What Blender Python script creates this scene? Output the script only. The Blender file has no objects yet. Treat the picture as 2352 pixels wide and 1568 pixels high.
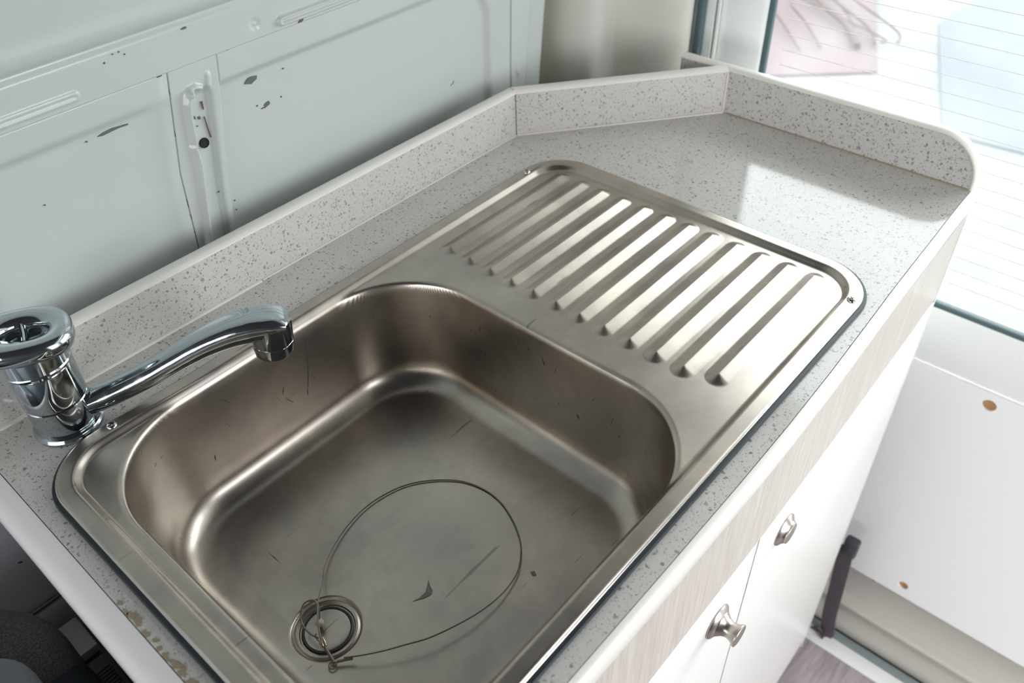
import bpy, bmesh, math, random
import numpy as np
from mathutils import Vector, Matrix
from mathutils.geometry import tessellate_polygon

random.seed(7)
sc = bpy.context.scene
COL = sc.collection
ZT = 0.96                     # worktop height above the van floor (metres)
CAM = (-0.0459, -0.1478, 1.4514)

# ------------------------------------------------------------------ camera
cam_data = bpy.data.cameras.new('camera')
cam = bpy.data.objects.new('camera', cam_data); COL.objects.link(cam)
right = Vector((0.65967722, -0.75098303, -0.02916259))
down = Vector((-0.50995011, -0.41877124, -0.75138641))
fwd = Vector((0.55206599, 0.51054396, -0.65921772))
m = Matrix.Identity(4)
for i in range(3):
    m[i][0] = right[i]; m[i][1] = -down[i]; m[i][2] = -fwd[i]; m[i][3] = CAM[i]
cam.matrix_world = m
cam_data.sensor_width = 36.0
cam_data.lens = 1931.57 / 2352 * 36.0
cam_data.clip_start = 0.02
cam_data.dof.use_dof = True
cam_data.dof.focus_distance = 0.72
cam_data.dof.aperture_fstop = 7.0
sc.camera = cam

# ------------------------------------------------------------------ daylight
world = bpy.data.worlds.new('overcast_sky'); sc.world = world
world.use_nodes = True
wn = world.node_tree; wn.nodes.clear()
wo = wn.nodes.new('ShaderNodeOutputWorld'); wb = wn.nodes.new('ShaderNodeBackground')
wb.inputs[0].default_value = (0.94, 0.97, 1.0, 1); wb.inputs[1].default_value = 6.8
wn.links.new(wb.outputs[0], wo.inputs[0])

def portal(name, loc, rot, sx, sy):
    l = bpy.data.lights.new(name, 'AREA'); l.shape = 'RECTANGLE'; l.size = sx; l.size_y = sy
    l.energy = 1; l.cycles.is_portal = True
    o = bpy.data.objects.new(name, l); COL.objects.link(o); o.location = loc; o.rotation_euler = rot
    return o
portal('daylight_through_rear_window', (1.02, -0.36, 1.11), (0, math.radians(90), 0), 0.80, 1.5)
portal('daylight_through_side_door', (0.55, -1.17, 0.86), (math.radians(90), 0, 0), .54, 1.66)
portal('daylight_through_windscreen', (-1.94, -0.30, 1.34), (0, math.radians(-90), 0), 0.64, 1.7)

sc.view_settings.view_transform = 'Standard'
sc.view_settings.look = 'None'
sc.view_settings.exposure = 0.12
sc.view_settings.gamma = 1.0
sc.view_settings.use_curve_mapping = False
sc.cycles.max_bounces = 10
sc.cycles.diffuse_bounces = 5
sc.cycles.glossy_bounces = 6
sc.cycles.transparent_max_bounces = 16
sc.cycles.caustics_reflective = True
sc.cycles.use_denoising = True
try: sc.cycles.denoiser = 'OPENIMAGEDENOISE'
except Exception: pass
sc.cycles.sample_clamp_indirect = 6.0

# ------------------------------------------------------------------ materials
def mat(name, col, rough=0.5, metal=0.0, coat=0.0, spec=0.5, extra=None):
    M = bpy.data.materials.new(name); M.use_nodes = True
    nt = M.node_tree; b = nt.nodes['Principled BSDF']
    b.inputs['Base Color'].default_value = (*col, 1)
    b.inputs['Roughness'].default_value = rough
    b.inputs['Metallic'].default_value = metal
    b.inputs['Coat Weight'].default_value = coat
    b.inputs['Coat Roughness'].default_value = 0.06
    b.inputs['Specular IOR Level'].default_value = spec
    if extra: extra(nt, b)
    return M
def N(nt, typ, **kw):
    n = nt.nodes.new('ShaderNode' + typ)
    for k, v in kw.items():
        if hasattr(n, k) and not k[0].isupper(): setattr(n, k, v)
        else: n.inputs[k.replace('_', ' ')].default_value = v
    return n
def L(nt, a, b): nt.links.new(a, b)
def coords(nt, scale=(1, 1, 1), rot=(0, 0, 0)):
    t = nt.nodes.new('ShaderNodeTexCoord'); mp = nt.nodes.new('ShaderNodeMapping')
    mp.inputs['Scale'].default_value = scale; mp.inputs['Rotation'].default_value = rot
    L(nt, t.outputs['Object'], mp.inputs[0]); return mp.outputs[0]
def ramp(nt, fac, stops):
    r = nt.nodes.new('ShaderNodeValToRGB'); L(nt, fac, r.inputs[0])
    while len(r.color_ramp.elements) < len(stops): r.color_ramp.elements.new(0.5)
    for e, (p, c) in zip(r.color_ramp.elements, stops):
        e.position = p; e.color = (*c, 1) if len(c) == 3 else (c[0],) * 3 + (1,)
    return r.outputs[0]
def mix(nt, fac, a, b, mode='MIX'):
    n = nt.nodes.new('ShaderNodeMix'); n.data_type = 'RGBA'; n.blend_type = mode
    for s, v in ((n.inputs[0], fac), (n.inputs[6], a), (n.inputs[7], b)):
        if hasattr(v, 'is_linked'): L(nt, v, s)
        elif isinstance(v, (int, float)): s.default_value = v
        else: s.default_value = (*v, 1)
    return n.outputs[2]
def math_(nt, op, a, b=None, clamp=False):
    n = nt.nodes.new('ShaderNodeMath'); n.operation = op; n.use_clamp = clamp
    for i, v in enumerate((a, b)):
        if v is None: continue
        if hasattr(v, 'is_linked'): L(nt, v, n.inputs[i])
        else: n.inputs[i].default_value = v
    return n.outputs[0]

def quartz(nt, b):
    co = coords(nt)
    d = N(nt, 'TexNoise', Scale=260.0, Detail=1.0); L(nt, co, d.inputs['Vector'])
    vm = nt.nodes.new('ShaderNodeVectorMath'); vm.operation = 'MULTIPLY_ADD'
    L(nt, d.outputs['Color'], vm.inputs[0]); vm.inputs[1].default_value = (0.004, 0.004, 0.004); L(nt, co, vm.inputs[2])
    base = (0.655, 0.625, 0.59)
    cur = base
    for sc_, lo, hi, col, s0 in ((270.0, 0.0, 0.30, (0.21, 0.20, 0.20), 3), (440.0, 0.02, 0.36, (0.33, 0.31, 0.30), 9),
                                 (640.0, 0.1, 0.34, (0.36, 0.33, 0.31), 21)):
        ve = nt.nodes.new('ShaderNodeVectorMath'); ve.operation = 'ADD'
        L(nt, vm.outputs[0], ve.inputs[0]); ve.inputs[1].default_value = (s0 * .37, s0 * .11, s0 * .23)
        v = N(nt, 'TexVoronoi', Scale=sc_); L(nt, ve.outputs[0], v.inputs['Vector'])
        sep = nt.nodes.new('ShaderNodeSeparateColor'); L(nt, v.outputs['Color'], sep.inputs[0])
        rad = math_(nt, 'SUBTRACT', sep.outputs[0], 0.41)          # only some cells carry a fleck
        rad = math_(nt, 'MULTIPLY', rad, 0.72)
        f = math_(nt, 'LESS_THAN', v.outputs['Distance'], rad)
        f = math_(nt, 'MULTIPLY', f, math_(nt, 'MULTIPLY_ADD', sep.outputs[1], 0.45))
        f.node.inputs[1]
        cur = mix(nt, f, cur, col)
    big = N(nt, 'TexNoise', Scale=7.0, Detail=3.0); L(nt, co, big.inputs['Vector'])
    cur = mix(nt, ramp(nt, big.outputs[0], [(0.35, (0.0,)), (0.7, (0.16,))]), cur, (0.47, 0.42, 0.37))
    L(nt, cur, b.inputs['Base Color'])
M_TOP = mat('speckled_laminate', (0.6, 0.58, 0.56), 0.10, coat=0.0, spec=0.5, extra=quartz)

def steel(base, r0, r1, smudge=True, aniso=(3, 60, 60)):
    def f(nt, b):
        co = coords(nt, aniso)
        n1 = N(nt, 'TexNoise', Scale=6.0, Detail=5.0, Roughness=0.65); L(nt, co, n1.inputs['Vector'])
        co2 = coords(nt)
        n2 = N(nt, 'TexNoise', Scale=11.0, Detail=5.0, Roughness=0.6, Distortion=0.2); L(nt, co2, n2.inputs['Vector'])
        rr = nt.nodes.new('ShaderNodeMapRange'); L(nt, n2.outputs[0], rr.inputs[0])
        rr.inputs[1].default_value = 0.3; rr.inputs[2].default_value = 0.7; rr.inputs[3].default_value = r0; rr.inputs[4].default_value = r1
        L(nt, rr.outputs[0], b.inputs['Roughness'])
        c = mix(nt, ramp(nt, n2.outputs[0], [(0.40, (0.0,)), (0.66, (0.9,))]), tuple(x * .9 for x in base), tuple(x * y for x, y in zip(base, (1.20, 1.20, 1.14))))
        n4 = N(nt, 'TexNoise', Scale=40.0, Detail=5.0, Roughness=0.6); L(nt, co2, n4.inputs['Vector'])
        c = mix(nt, ramp(nt, n4.outputs[0], [(0.50, (0.0,)), (0.74, (0.45,))]), c, tuple(x * .72 for x in base))
        # long fine scratches, sparse
        co3 = coords(nt, (14, 150, 150), (0.2, 0.3, 0.7))
        n3 = N(nt, 'TexNoise', Scale=1.0, Detail=2.0); L(nt, co3, n3.inputs['Vector'])
        c = mix(nt, ramp(nt, n3.outputs[0], [(0.715, (0.0,)), (0.75, (0.55,))]), c, (0.16, 0.14, 0.12))
        L(nt, c, b.inputs['Base Color'])
    return f
M_STEEL = mat('brushed_stainless', (0.6, 0.58, 0.54), 0.28, 1.0, extra=steel((0.482, 0.432, 0.39), 0.283, 0.325))
M_STEEL2 = mat('polished_stainless', (0.62, 0.6, 0.57), 0.18, 1.0)
M_CHROME = mat('chrome', (0.50, 0.545, 0.57), 0.07, 1.0, extra=lambda nt, b: L(nt, ramp(nt, (lambda n: (L(nt, coords(nt), n.inputs['Vector']), n.outputs[0])[1])(N(nt, 'TexNoise', Scale=70.0, Detail=5.0, Roughness=.7)), [(0.45, (0.05,)), (0.8, (0.26,))]), b.inputs['Roughness']))
M_NICKEL = mat('satin_nickel', (0.47, 0.42, 0.38), 0.32, 1.0)
M_BRASS = mat('dull_brass', (0.55, 0.46, 0.30), 0.3, 1.0)
M_WIRE = mat('grey_wire', (0.22, 0.20, 0.17), 0.45, 0.8)
M_BEAD = mat('aged_bead', (0.55, 0.50, 0.38), 0.5)
M_RUB = mat('black_rubber', (0.018, 0.024, 0.032), 0.45)
M_DARK = mat('gap_shade', (0.02, 0.018, 0.015), 0.8)  # dark colour standing in for the shade in gaps and holes

def paint(col, rough=0.28, specks=True):
    def f(nt, b):
        co = coords(nt)
        n = N(nt, 'TexNoise', Scale=5.0, Detail=4.0); L(nt, co, n.inputs['Vector'])
        c = mix(nt, ramp(nt, n.outputs[0], [(0.35, (0.0,)), (0.7, (0.35,))]), col, tuple(x * .93 for x in col))
        if specks:
            v = N(nt, 'TexVoronoi', Scale=38.0); L(nt, co, v.inputs['Vector'])
            s = nt.nodes.new('ShaderNodeSeparateColor'); L(nt, v.outputs['Color'], s.inputs[0])
            f1 = math_(nt, 'LESS_THAN', v.outputs['Distance'], math_(nt, 'MULTIPLY', math_(nt, 'SUBTRACT', s.outputs[0], 0.86), 0.28))
            c = mix(nt, f1, c, (0.18, 0.13, 0.09))
        L(nt, c, b.inputs['Base Color'])
        n2 = N(nt, 'TexNoise', Scale=22.0, Detail=2.0); L(nt, co, n2.inputs['Vector'])
        bp = nt.nodes.new('ShaderNodeBump'); bp.inputs['Strength'].default_value = 0.08; bp.inputs['Distance'].default_value = 0.002
        L(nt, n2.outputs[0], bp.inputs['Height']); L(nt, bp.outputs[0], b.inputs['Normal'])
    return f
M_PAINT = mat('van_wall_paint', (0.60, 0.635, 0.615), 0.2, spec=0.5, extra=paint((0.60, 0.635, 0.615)))
M_LPAN = mat('lightened_low_panel', (0.86, 0.86, 0.90), 0.3)  # paler than the wall paint, making up for light missing low down
M_CREAM = mat('cream_pillar_paint', (0.70, 0.68, 0.62), 0.33, extra=paint((0.70, 0.68, 0.62), specks=False))
M_DOORW = mat('white_door_paint', (0.90, 0.90, 0.89), 0.3)
M_CARD = mat('white_door_card', (0.90, 0.90, 0.885), 0.45)
M_RECESS = mat('taupe_door_skin', (0.56, 0.53, 0.48), 0.4, extra=paint((0.56, 0.53, 0.48), specks=False))
M_CAB = mat('cabinet_white', (0.80, 0.785, 0.75), 0.32)
M_TRIM = mat('cream_edging', (0.86, 0.82, 0.76), 0.3)
M_ENDTRIM = mat('white_edging', (0.84, 0.80, 0.80), 0.25)
M_SEAL = mat('silicone', (0.76, 0.72, 0.65), 0.4)
M_DIRT = mat('brown_grime', (0.20, 0.13, 0.06), 0.7)
M_GRIME = mat('tan_grime', (0.36, 0.29, 0.20), 0.7)
M_PRIMER = mat('bare_grey_primer', (0.13, 0.145, 0.145), 0.6)
M_RUST = mat('rust', (0.17, 0.095, 0.05), 0.7)
M_CHIP = mat('chipboard_core', (0.50, 0.27, 0.13), 0.7)
M_HEAD = mat('dark_unseen_lining', (0.06, 0.058, 0.06), 0.9)  # unseen lining darkened to give sink and tap dark reflections
M_HOOD = mat('off_white_ceiling', (0.62, 0.60, 0.55), 0.6)

def woodish(c0, c1, scale, rough=0.4):
    def f(nt, b):
        n = N(nt, 'TexNoise', Scale=1.0, Detail=5.0, Roughness=0.6, Distortion=0.4); L(nt, coords(nt, scale), n.inputs['Vector'])
        L(nt, ramp(nt, n.outputs[0], [(0.3, c0), (0.7, c1)]), b.inputs['Base Color'])
    return f
M_FASC = mat('limed_wood_fascia', (0.6, 0.53, 0.47), 0.4, extra=woodish((0.50, 0.44, 0.39), (0.66, 0.60, 0.545), (260, 260, 14)))
M_FLOOR = mat('grey_oak_vinyl', (0.4, 0.36, 0.34), 0.45, extra=woodish((0.30, 0.25, 0.26), (0.50, 0.44, 0.45), (12, 90, 12)))
M_FABRIC = mat('dark_ribbed_fabric', (0.05, 0.048, 0.045), 0.9, extra=lambda nt, b: (lambda w: (L(nt, coords(nt, (1, 1, 1), (0, 0, .6)), w.inputs['Vector']), L(nt, ramp(nt, w.outputs[0], [(0.3, (0.05, 0.05, 0.05)), (0.7, (0.125, 0.112, 0.104))]), b.inputs['Base Color'])))(N(nt, 'TexVoronoi', Scale=650.0)))
M_NAVY = mat('navy_seat_cloth', (0.012, 0.018, 0.026), 0.75)
M_PLAST = mat('blue_grey_plastic', (0.13, 0.155, 0.175), 0.5)
M_BLACKP = mat('black_plastic', (0.045, 0.05, 0.06), 0.4)
M_STRAP = mat('faded_plum_webbing', (0.09, 0.07, 0.085), 0.7)
M_TEAL = mat('teal_grey_seal', (0.23, 0.275, 0.28), 0.5)
M_GLASSEDGE = mat('dark_glass_edge', (0.07, 0.12, 0.13), 0.3)
M_RIB = mat('ribbed_plum_vinyl', (0.17, 0.14, 0.155), 0.6)

def glass_mat():
    M = bpy.data.materials.new('dusty_window_glass'); M.use_nodes = True
    nt = M.node_tree; nt.nodes.clear()
    o = nt.nodes.new('ShaderNodeOutputMaterial'); t = nt.nodes.new('ShaderNodeBsdfTransparent')
    t.inputs[0].default_value = (0.93, 0.96, 0.95, 1)
    g = nt.nodes.new('ShaderNodeBsdfGlossy'); g.inputs['Roughness'].default_value = 0.02
    fr = nt.nodes.new('ShaderNodeFresnel'); fr.inputs[0].default_value = 1.35
    tl = nt.nodes.new('ShaderNodeBsdfTranslucent'); tl.inputs[0].default_value = (0.95, 0.96, 0.95, 1)
    n = N(nt, 'TexNoise', Scale=9.0, Detail=4.0); L(nt, coords(nt), n.inputs['Vector'])
    m1 = nt.nodes.new('ShaderNodeMixShader'); m2 = nt.nodes.new('ShaderNodeMixShader')
    L(nt, ramp(nt, n.outputs[0], [(0.3, (0.02,)), (0.75, (0.07,))]), m1.inputs[0])
    L(nt, t.outputs[0], m1.inputs[1]); L(nt, tl.outputs[0], m1.inputs[2])
    L(nt, fr.outputs[0], m2.inputs[0]); L(nt, m1.outputs[0], m2.inputs[1]); L(nt, g.outputs[0], m2.inputs[2])
    L(nt, m2.outputs[0], o.inputs[0]); return M
M_GLASS = glass_mat()
M_WIREL = mat('pale_heating_wire', (.62, .58, .52), .5)

# ------------------------------------------------------------------ builders
def link(name, me, mt, parent=None, smooth=False, auto=None):
    if mt: me.materials.append(mt)
    if smooth: me.shade_smooth()
    if auto is not None: me.set_sharp_from_angle(angle=math.radians(auto))
    o = bpy.data.objects.new(name, me); COL.objects.link(o)
    if parent: o.parent = parent
    return o
def pyd(name, v, f, mt, parent=None, smooth=False, auto=None):
    me = bpy.data.meshes.new(name); me.from_pydata([tuple(p) for p in v], [], f); me.update()
    return link(name, me, mt, parent, smooth, auto)
def empty(name, loc, label=None, cat=None, group=None, kind=None):
    o = bpy.data.objects.new(name, None); COL.objects.link(o); o.location = loc
    o.empty_display_size = 0.05
    tag(o, label, cat, group, kind); return o
def tag(o, label=None, cat=None, group=None, kind=None):
    if label: o['label'] = label
    if cat: o['category'] = cat
    if group: o['group'] = group
    if kind: o['kind'] = kind
    return o
def off(parent):
    return Vector(parent.location) if parent else Vector((0, 0, 0))
def from_bm(name, bm, mt, parent=None, smooth=False, auto=None):
    if parent: bmesh.ops.translate(bm, verts=bm.verts, vec=-root_off(parent))
    bmesh.ops.recalc_face_normals(bm, faces=bm.faces)
    me = bpy.data.meshes.new(name); bm.to_mesh(me); bm.free()
    return link(name, me, mt, parent, smooth, auto)
def root_off(p):
    v = Vector((0, 0, 0))
    while p: v += Vector(p.location); p = p.parent
    return v
def box(name, a, b, mt, parent=None, bev=0.0, seg=2, verts=None):
    bm = bmesh.new(); bmesh.ops.create_cube(bm, size=1)
    for v in bm.verts:
        v.co = Vector([a[i] if v.co[i] < 0 else b[i] for i in range(3)])
    if bev: bmesh.ops.bevel(bm, geom=list(bm.edges), offset=bev, segments=seg, profile=0.5, affect='EDGES')
    if verts: verts(bm)
    return from_bm(name, bm, mt, parent, smooth=bool(bev), auto=40 if bev else None)
def prism(name, poly, z0, z1, mt, parent=None, bev=0.0, seg=3, axis='Z', auto=35):
    """closed outline extruded; axis names the extrusion axis; poly gives the other two coordinates"""
    bm = bmesh.new()
    def P(p, h):
        return (p[0], p[1], h) if axis == 'Z' else ((p[0], h, p[1]) if axis == 'Y' else (h, p[0], p[1]))
    lo = [bm.verts.new(P(p, z0)) for p in poly]; hi = [bm.verts.new(P(p, z1)) for p in poly]
    n = len(poly)
    for i in range(n): bm.faces.new((lo[i], lo[(i + 1) % n], hi[(i + 1) % n], hi[i]))
    a = bm.faces.new(lo[::-1]); b = bm.faces.new(hi)
    if bev:
        bmesh.ops.recalc_face_normals(bm, faces=bm.faces)
        bmesh.ops.bevel(bm, geom=list(set(list(a.edges) + list(b.edges))), offset=bev, segments=seg, profile=0.5, affect='EDGES')
    return from_bm(name, bm, mt, parent, smooth=True, auto=auto)
def lathe(name, prof, mt, parent=None, seg=48, mtx=None, auto=30):
    v = []; f = []
    for r, z in prof:
        for k in range(seg):
            a = 2 * math.pi * k / seg; v.append((r * math.cos(a), r * math.sin(a), z))
    for i in range(len(prof) - 1):
        for k in range(seg):
            f.append((i * seg + k, i * seg + (k + 1) % seg, (i + 1) * seg + (k + 1) % seg, (i + 1) * seg + k))
    if prof[0][0] > 1e-5: f.append(tuple(range(seg))[::-1])
    if prof[-1][0] > 1e-5: f.append(tuple((len(prof) - 1) * seg + k for k in range(seg)))
    bm = bmesh.new(); me = bpy.data.meshes.new('t'); me.from_pydata(v, [], f); bm.from_mesh(me); bpy.data.meshes.remove(me)
    bmesh.ops.remove_doubles(bm, verts=bm.verts, dist=1e-6)
    if mtx: bmesh.ops.transform(bm, matrix=mtx, verts=bm.verts)
    return from_bm(name, bm, mt, parent, smooth=True, auto=auto)
def sweep(name, path, sect, mt, parent=None, closed=False, cap=True, up=Vector((0, 0, 1)), auto=40):
    """sect(i) -> list of (u, w) offsets: u sideways, w along the section's up"""
    pts = [Vector(p) for p in path]; n = len(pts); v = []; f = []; k = None
    for i, p in enumerate(pts):
        if closed: t = pts[(i + 1) % n] - pts[i - 1]
        else: t = pts[min(i + 1, n - 1)] - pts[max(i - 1, 0)]
        t.normalize(); s = t.cross(up)
        if s.length < 1e-4: s = t.cross(Vector((0, 1, 0)))
        s.normalize(); w = s.cross(t)
        S = sect(i) if callable(sect) else sect
        k = len(S)
        for a, b in S: v.append(p + s * a + w * b)
    m_ = n if closed else n - 1
    for i in range(m_):
        j = (i + 1) % n
        for q in range(k): f.append((i * k + q, i * k + (q + 1) % k, j * k + (q + 1) % k, j * k + q))
    if cap and not closed:
        f.append(tuple(range(k))[::-1]); f.append(tuple((n - 1) * k + q for q in range(k)))
    bm = bmesh.new(); me = bpy.data.meshes.new('t'); me.from_pydata([tuple(x) for x in v], [], f); bm.from_mesh(me); bpy.data.meshes.remove(me)
    return from_bm(name, bm, mt, parent, smooth=True, auto=auto)
def circ(r, n=10, ry=None):
    ry = ry or r
    return [(r * math.cos(2 * math.pi * i / n), ry * math.sin(2 * math.pi * i / n)) for i in range(n)]
def spline(pts, n=8, closed=False):
    P = [Vector(p) for p in pts]; out = []; N_ = len(P)
    rng = range(N_ if closed else N_ - 1)
    for i in rng:
        g = (lambda j: P[j % N_]) if closed else (lambda j: P[max(0, min(N_ - 1, j))])
        a, b, c, d = g(i - 1), g(i), g(i + 1), g(i + 2)
        for k in range(n):
            t = k / n
            out.append(0.5 * ((2 * b) + (c - a) * t + (2 * a - 5 * b + 4 * c - d) * t * t + (3 * b - a - 3 * c + d) * t ** 3))
    if not closed: out.append(P[-1])
    return out
def rrect(x0, y0, x1, y1, r, n=10):
    out = []
    for cx, cy, a0 in ((x1 - r, y0 + r, -90), (x1 - r, y1 - r, 0), (x0 + r, y1 - r, 90), (x0 + r, y0 + r, 180)):
        for k in range(n + 1):
            a = math.radians(a0 + 90 * k / n); out.append((cx + r * math.cos(a), cy + r * math.sin(a)))
    return out
def np_grid(name, X, Y, Z, mt, parent=None, mask=None):
    ny, nx = X.shape
    co = np.stack([X, Y, Z], -1).reshape(-1, 3)
    if parent: co = co - np.array(root_off(parent))
    idx = np.arange(nx * ny).reshape(ny, nx)
    q = np.stack([idx[:-1, :-1], idx[:-1, 1:], idx[1:, 1:], idx[1:, :-1]], -1)
    q = q[mask] if mask is not None else q.reshape(-1, 4)
    used = np.unique(q); remap = np.full(nx * ny, -1); remap[used] = np.arange(len(used))
    co = co[used]; q = remap[q]
    me = bpy.data.meshes.new(name)
    me.vertices.add(len(co)); me.vertices.foreach_set('co', co.astype(np.float32).ravel())
    me.loops.add(q.size); me.loops.foreach_set('vertex_index', q.astype(np.int32).ravel())
    me.polygons.add(len(q)); me.polygons.foreach_set('loop_start', np.arange(0, q.size, 4, dtype=np.int32))
    me.update(calc_edges=True); me.validate()
    return link(name, me, mt, parent, smooth=True)
def sstep(a, b, x):
    t = np.clip((x - a) / (b - a), 0, 1); return t * t * (3 - 2 * t)

# ================================================================== SETTING
# ---- side wall of pressed steel panels: y on the wall for a height z, d = how far the metal stands proud
def wy(z, d=0.0): return 0.53 - 0.10 * (z - 0.99) - d
wall = empty('wall_left', (0, 0.56, 0), 'painted pressed steel side wall of the van behind the worktop', None, kind='structure')
SEAM1 = [(0.0, 0.21), (0.90, 0.238), (0.994, 0.248), (1.077, 0.250), (1.147, 0.259), (1.170, 0.262)]
SEAM2 = [(0.0, 0.25), (0.90, 0.283), (0.997, 0.2902), (1.0318, 0.293), (1.069, 0.2966), (1.1036, 0.3009), (1.14, 0.3062), (1.170, 0.3093)]
SEAM3 = [(0.0, 0.66), (0.993, 0.7025), (1.105, 0.695), (1.17, 0.692)]
def pl(tab, z): a = np.array(tab); return np.interp(z, a[:, 0], a[:, 1])
def polydist(X, Z, pts):
    d = np.full(X.shape, 9.0)
    for (x0, z0), (x1, z1) in zip(pts[:-1], pts[1:]):
        dx, dz = x1 - x0, z1 - z0; t = np.clip(((X - x0) * dx + (Z - z0) * dz) / (dx * dx + dz * dz), 0, 1)
        d = np.minimum(d, np.hypot(X - x0 - t * dx, Z - z0 - t * dz))
    return d
def bead(d, w, h): return h * np.clip(1 - (d / w) ** 2, 0, 1) ** 1.5
def wall_piece(name, xl, xr, z0, z1, nx, nz, disp, mt, lean=None):
    z = np.linspace(z0, z1, nz)[:, None]; s = np.linspace(0, 1, nx)[None, :]
    a, b = xl(z), xr(z); X = a + (b - a) * s; Z = np.broadcast_to(z, X.shape)
    D = disp(X, Z); Y = wy(Z, D) if lean is None else lean(Z, D)
    # a folded rim so that each sheet has an edge
    rim = 0.007
    Y = np.pad(Y, 1, mode='edge'); X = np.pad(X, 1, mode='edge'); Z = np.pad(Z, 1, mode='edge')
    Y[0, :] += rim; Y[-1, :] += rim; Y[:, 0] = Y[:, 1] + rim; Y[:, -1] = Y[:, -2] + rim
    return np_grid(name, X, Y, Z, mt, wall)
c_ = lambda v: (lambda z: np.full(z.shape, v))
# left panel: flush above the press line at z 1.15, dished below it
def d_left(X, Z):
    return -0.005 * (1 - sstep(1.139, 1.151, Z)) * (1 - sstep(pl(SEAM1, Z) - .016, pl(SEAM1, Z) - .002, X)) + bead(np.abs(Z - 0.662), 0.004, -0.002)
wall_piece('panel', c_(-1.3), lambda z: pl(SEAM1, z) - 0.0007, 0.9305, 1.1695, 160, 130, d_left, M_PAINT)
wall_piece('panel', c_(-1.3), lambda z: pl(SEAM1, z) - 0.0007, 0.665, 0.930, 80, 60, d_left, M_LPAN)
wall_piece('panel', c_(-1.3), lambda z: pl(SEAM1, z) - 0.0007, 0.0, 0.662, 40, 40, lambda X, Z: 0 * X - 0.002, M_PAINT)
# upright strut between the panels with its channel
RIDGE = [(0.2756, 1.1453), (0.2724, 1.1364), (0.271, 1.1245), (0.2704, 1.1119), (0.2698, 1.0991), (0.2682, 1.0965), (0.2693, 1.0904), (0.2695, 1.0767), (0.2673, 1.059), (0.2649, 1.036), (0.2616, 1.0072), (0.254, 0.94)]
HOOK = [(0.2756, 1.1453), (0.2775, 1.1482), (0.283, 1.1489), (0.2875, 1.1465)]
GROOVE = [(0.2972, 1.155), (0.2959, 1.1471), (0.2953, 1.1317), (0.2929, 1.1069), (0.29, 1.0813), (0.2864, 1.0499), (0.2833, 1.0112), (0.278, 0.94)]
def d_strut(X, Z):
    r = bead(polydist(X, Z, RIDGE), 0.0050, 0.0062) + bead(polydist(X, Z, HOOK), 0.0034, 0.0036)
    xr = pl([(z, x) for x, z in RIDGE][::-1], Z); xg = pl([(z, x) for x, z in GROOVE][::-1], Z)
    ch = sstep(xr, xr + .004, X) * (1 - sstep(xg - .001, xg + .004, X)) * (1 - sstep(1.139, 1.147, Z))
    return 0.0 + r - 0.0045 * ch + bead(polydist(X, Z, GROOVE), .0035, .0018)
wall_piece('strut', lambda z: pl(SEAM1, z) + 0.0007, lambda z: pl(SEAM2, z) - 0.0002, 0.90, 1.1695, 60, 230, d_strut, M_PAINT)
# right panel: pressed field with a rounded upper right corner
def d_right(X, Z):
    r = 0.055; x1 = 0.668 + 0.16 * (Z - 1.0) * -0.4; z1 = 1.147
    qx = X - (x1 - r); qz = Z - (z1 - r)
    d = np.minimum(np.maximum(qx, qz), 0) + np.hypot(np.maximum(qx, 0), np.maximum(qz, 0)) - r
    dent = 0.0007 * np.sin(X * 23) * np.sin(Z * 31)
    return -0.0055 * (1 - sstep(-0.010, 0.0, d)) + dent
wall_piece('panel', lambda z: pl(SEAM2, z) + 0.0002, lambda z: pl(SEAM3, z) - 0.0006, 0.80, 1.1695, 190, 180, d_right, M_PAINT)
wall_piece('panel', lambda z: pl(SEAM2, z) + 0.0002, lambda z: pl(SEAM3, z) - 0.0006, 0.0, 0.7995, 20, 20, lambda X, Z: 0 * X - .0055, M_PAINT)
wall_piece('strut', lambda z: pl(SEAM1, z) + 0.0007, lambda z: pl(SEAM2, z) - 0.0002, 0.0, 0.8995, 10, 20, lambda X, Z: 0 * X, M_PAINT)
# corner flange right of the third seam
def d_fl(X, Z):
    return 0.001 + bead(polydist(X, Z, [(0.712, 1.012), (0.7155, 1.008)]), .0035, .003) + bead(np.abs(X - .733), .004, .0008)
wall_piece('flange', lambda z: pl(SEAM3, z) + 0.0006, c_(0.757), 0.0, 1.1695, 50, 260, d_fl, M_PAINT)
# rail over the panels with embossed slots
def slot(X, Z, x0, x1, z, w):
    d = np.abs(polydist(X, Z, [(x0, z), (x1, z)]) - w); return bead(d, 0.0026, 0.0022)
def d_rail(X, Z):
    return 0.003 * (1 - sstep(1.2015, 1.2078, Z)) + 0.6 * slot(X, Z, -0.6, 0.183, 1.1785, .0024) + 1.9 * slot(X, Z, .377, .66, 1.1785, .0026) \
        + bead(np.hypot(X - .3503, Z - 1.1835), .007, -.0016) + bead(np.hypot(X - .3503, Z - 1.1835), .002, .0016)
wall_piece('rail', c_(-1.3), c_(0.757), 1.1705, 1.2080, 1600, 46, d_rail, M_PAINT)
# upper skin, leaning a little more to the roof
up = lambda Z, D: wy(1.208) - 0.16 * (Z - 1.208) - D
wall_piece('upper_panel', c_(-1.3), c_(0.757), 1.2084, 1.86, 60, 60, lambda X, Z: 0.0 - 0.004 * sstep(1.2084, 1.2175, Z), M_PAINT, up)
pyd('backing', [(-1.35, wy(0) + .012, 0), (.77, wy(0) + .012, 0), (.77, wy(1.2) + .012, 1.2), (-1.35, wy(1.2) + .012, 1.2)], [(0, 1, 2, 3)], M_DARK, wall).location = -Vector(wall.location)  # dark sheet that puts shade into the panel seams

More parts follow.
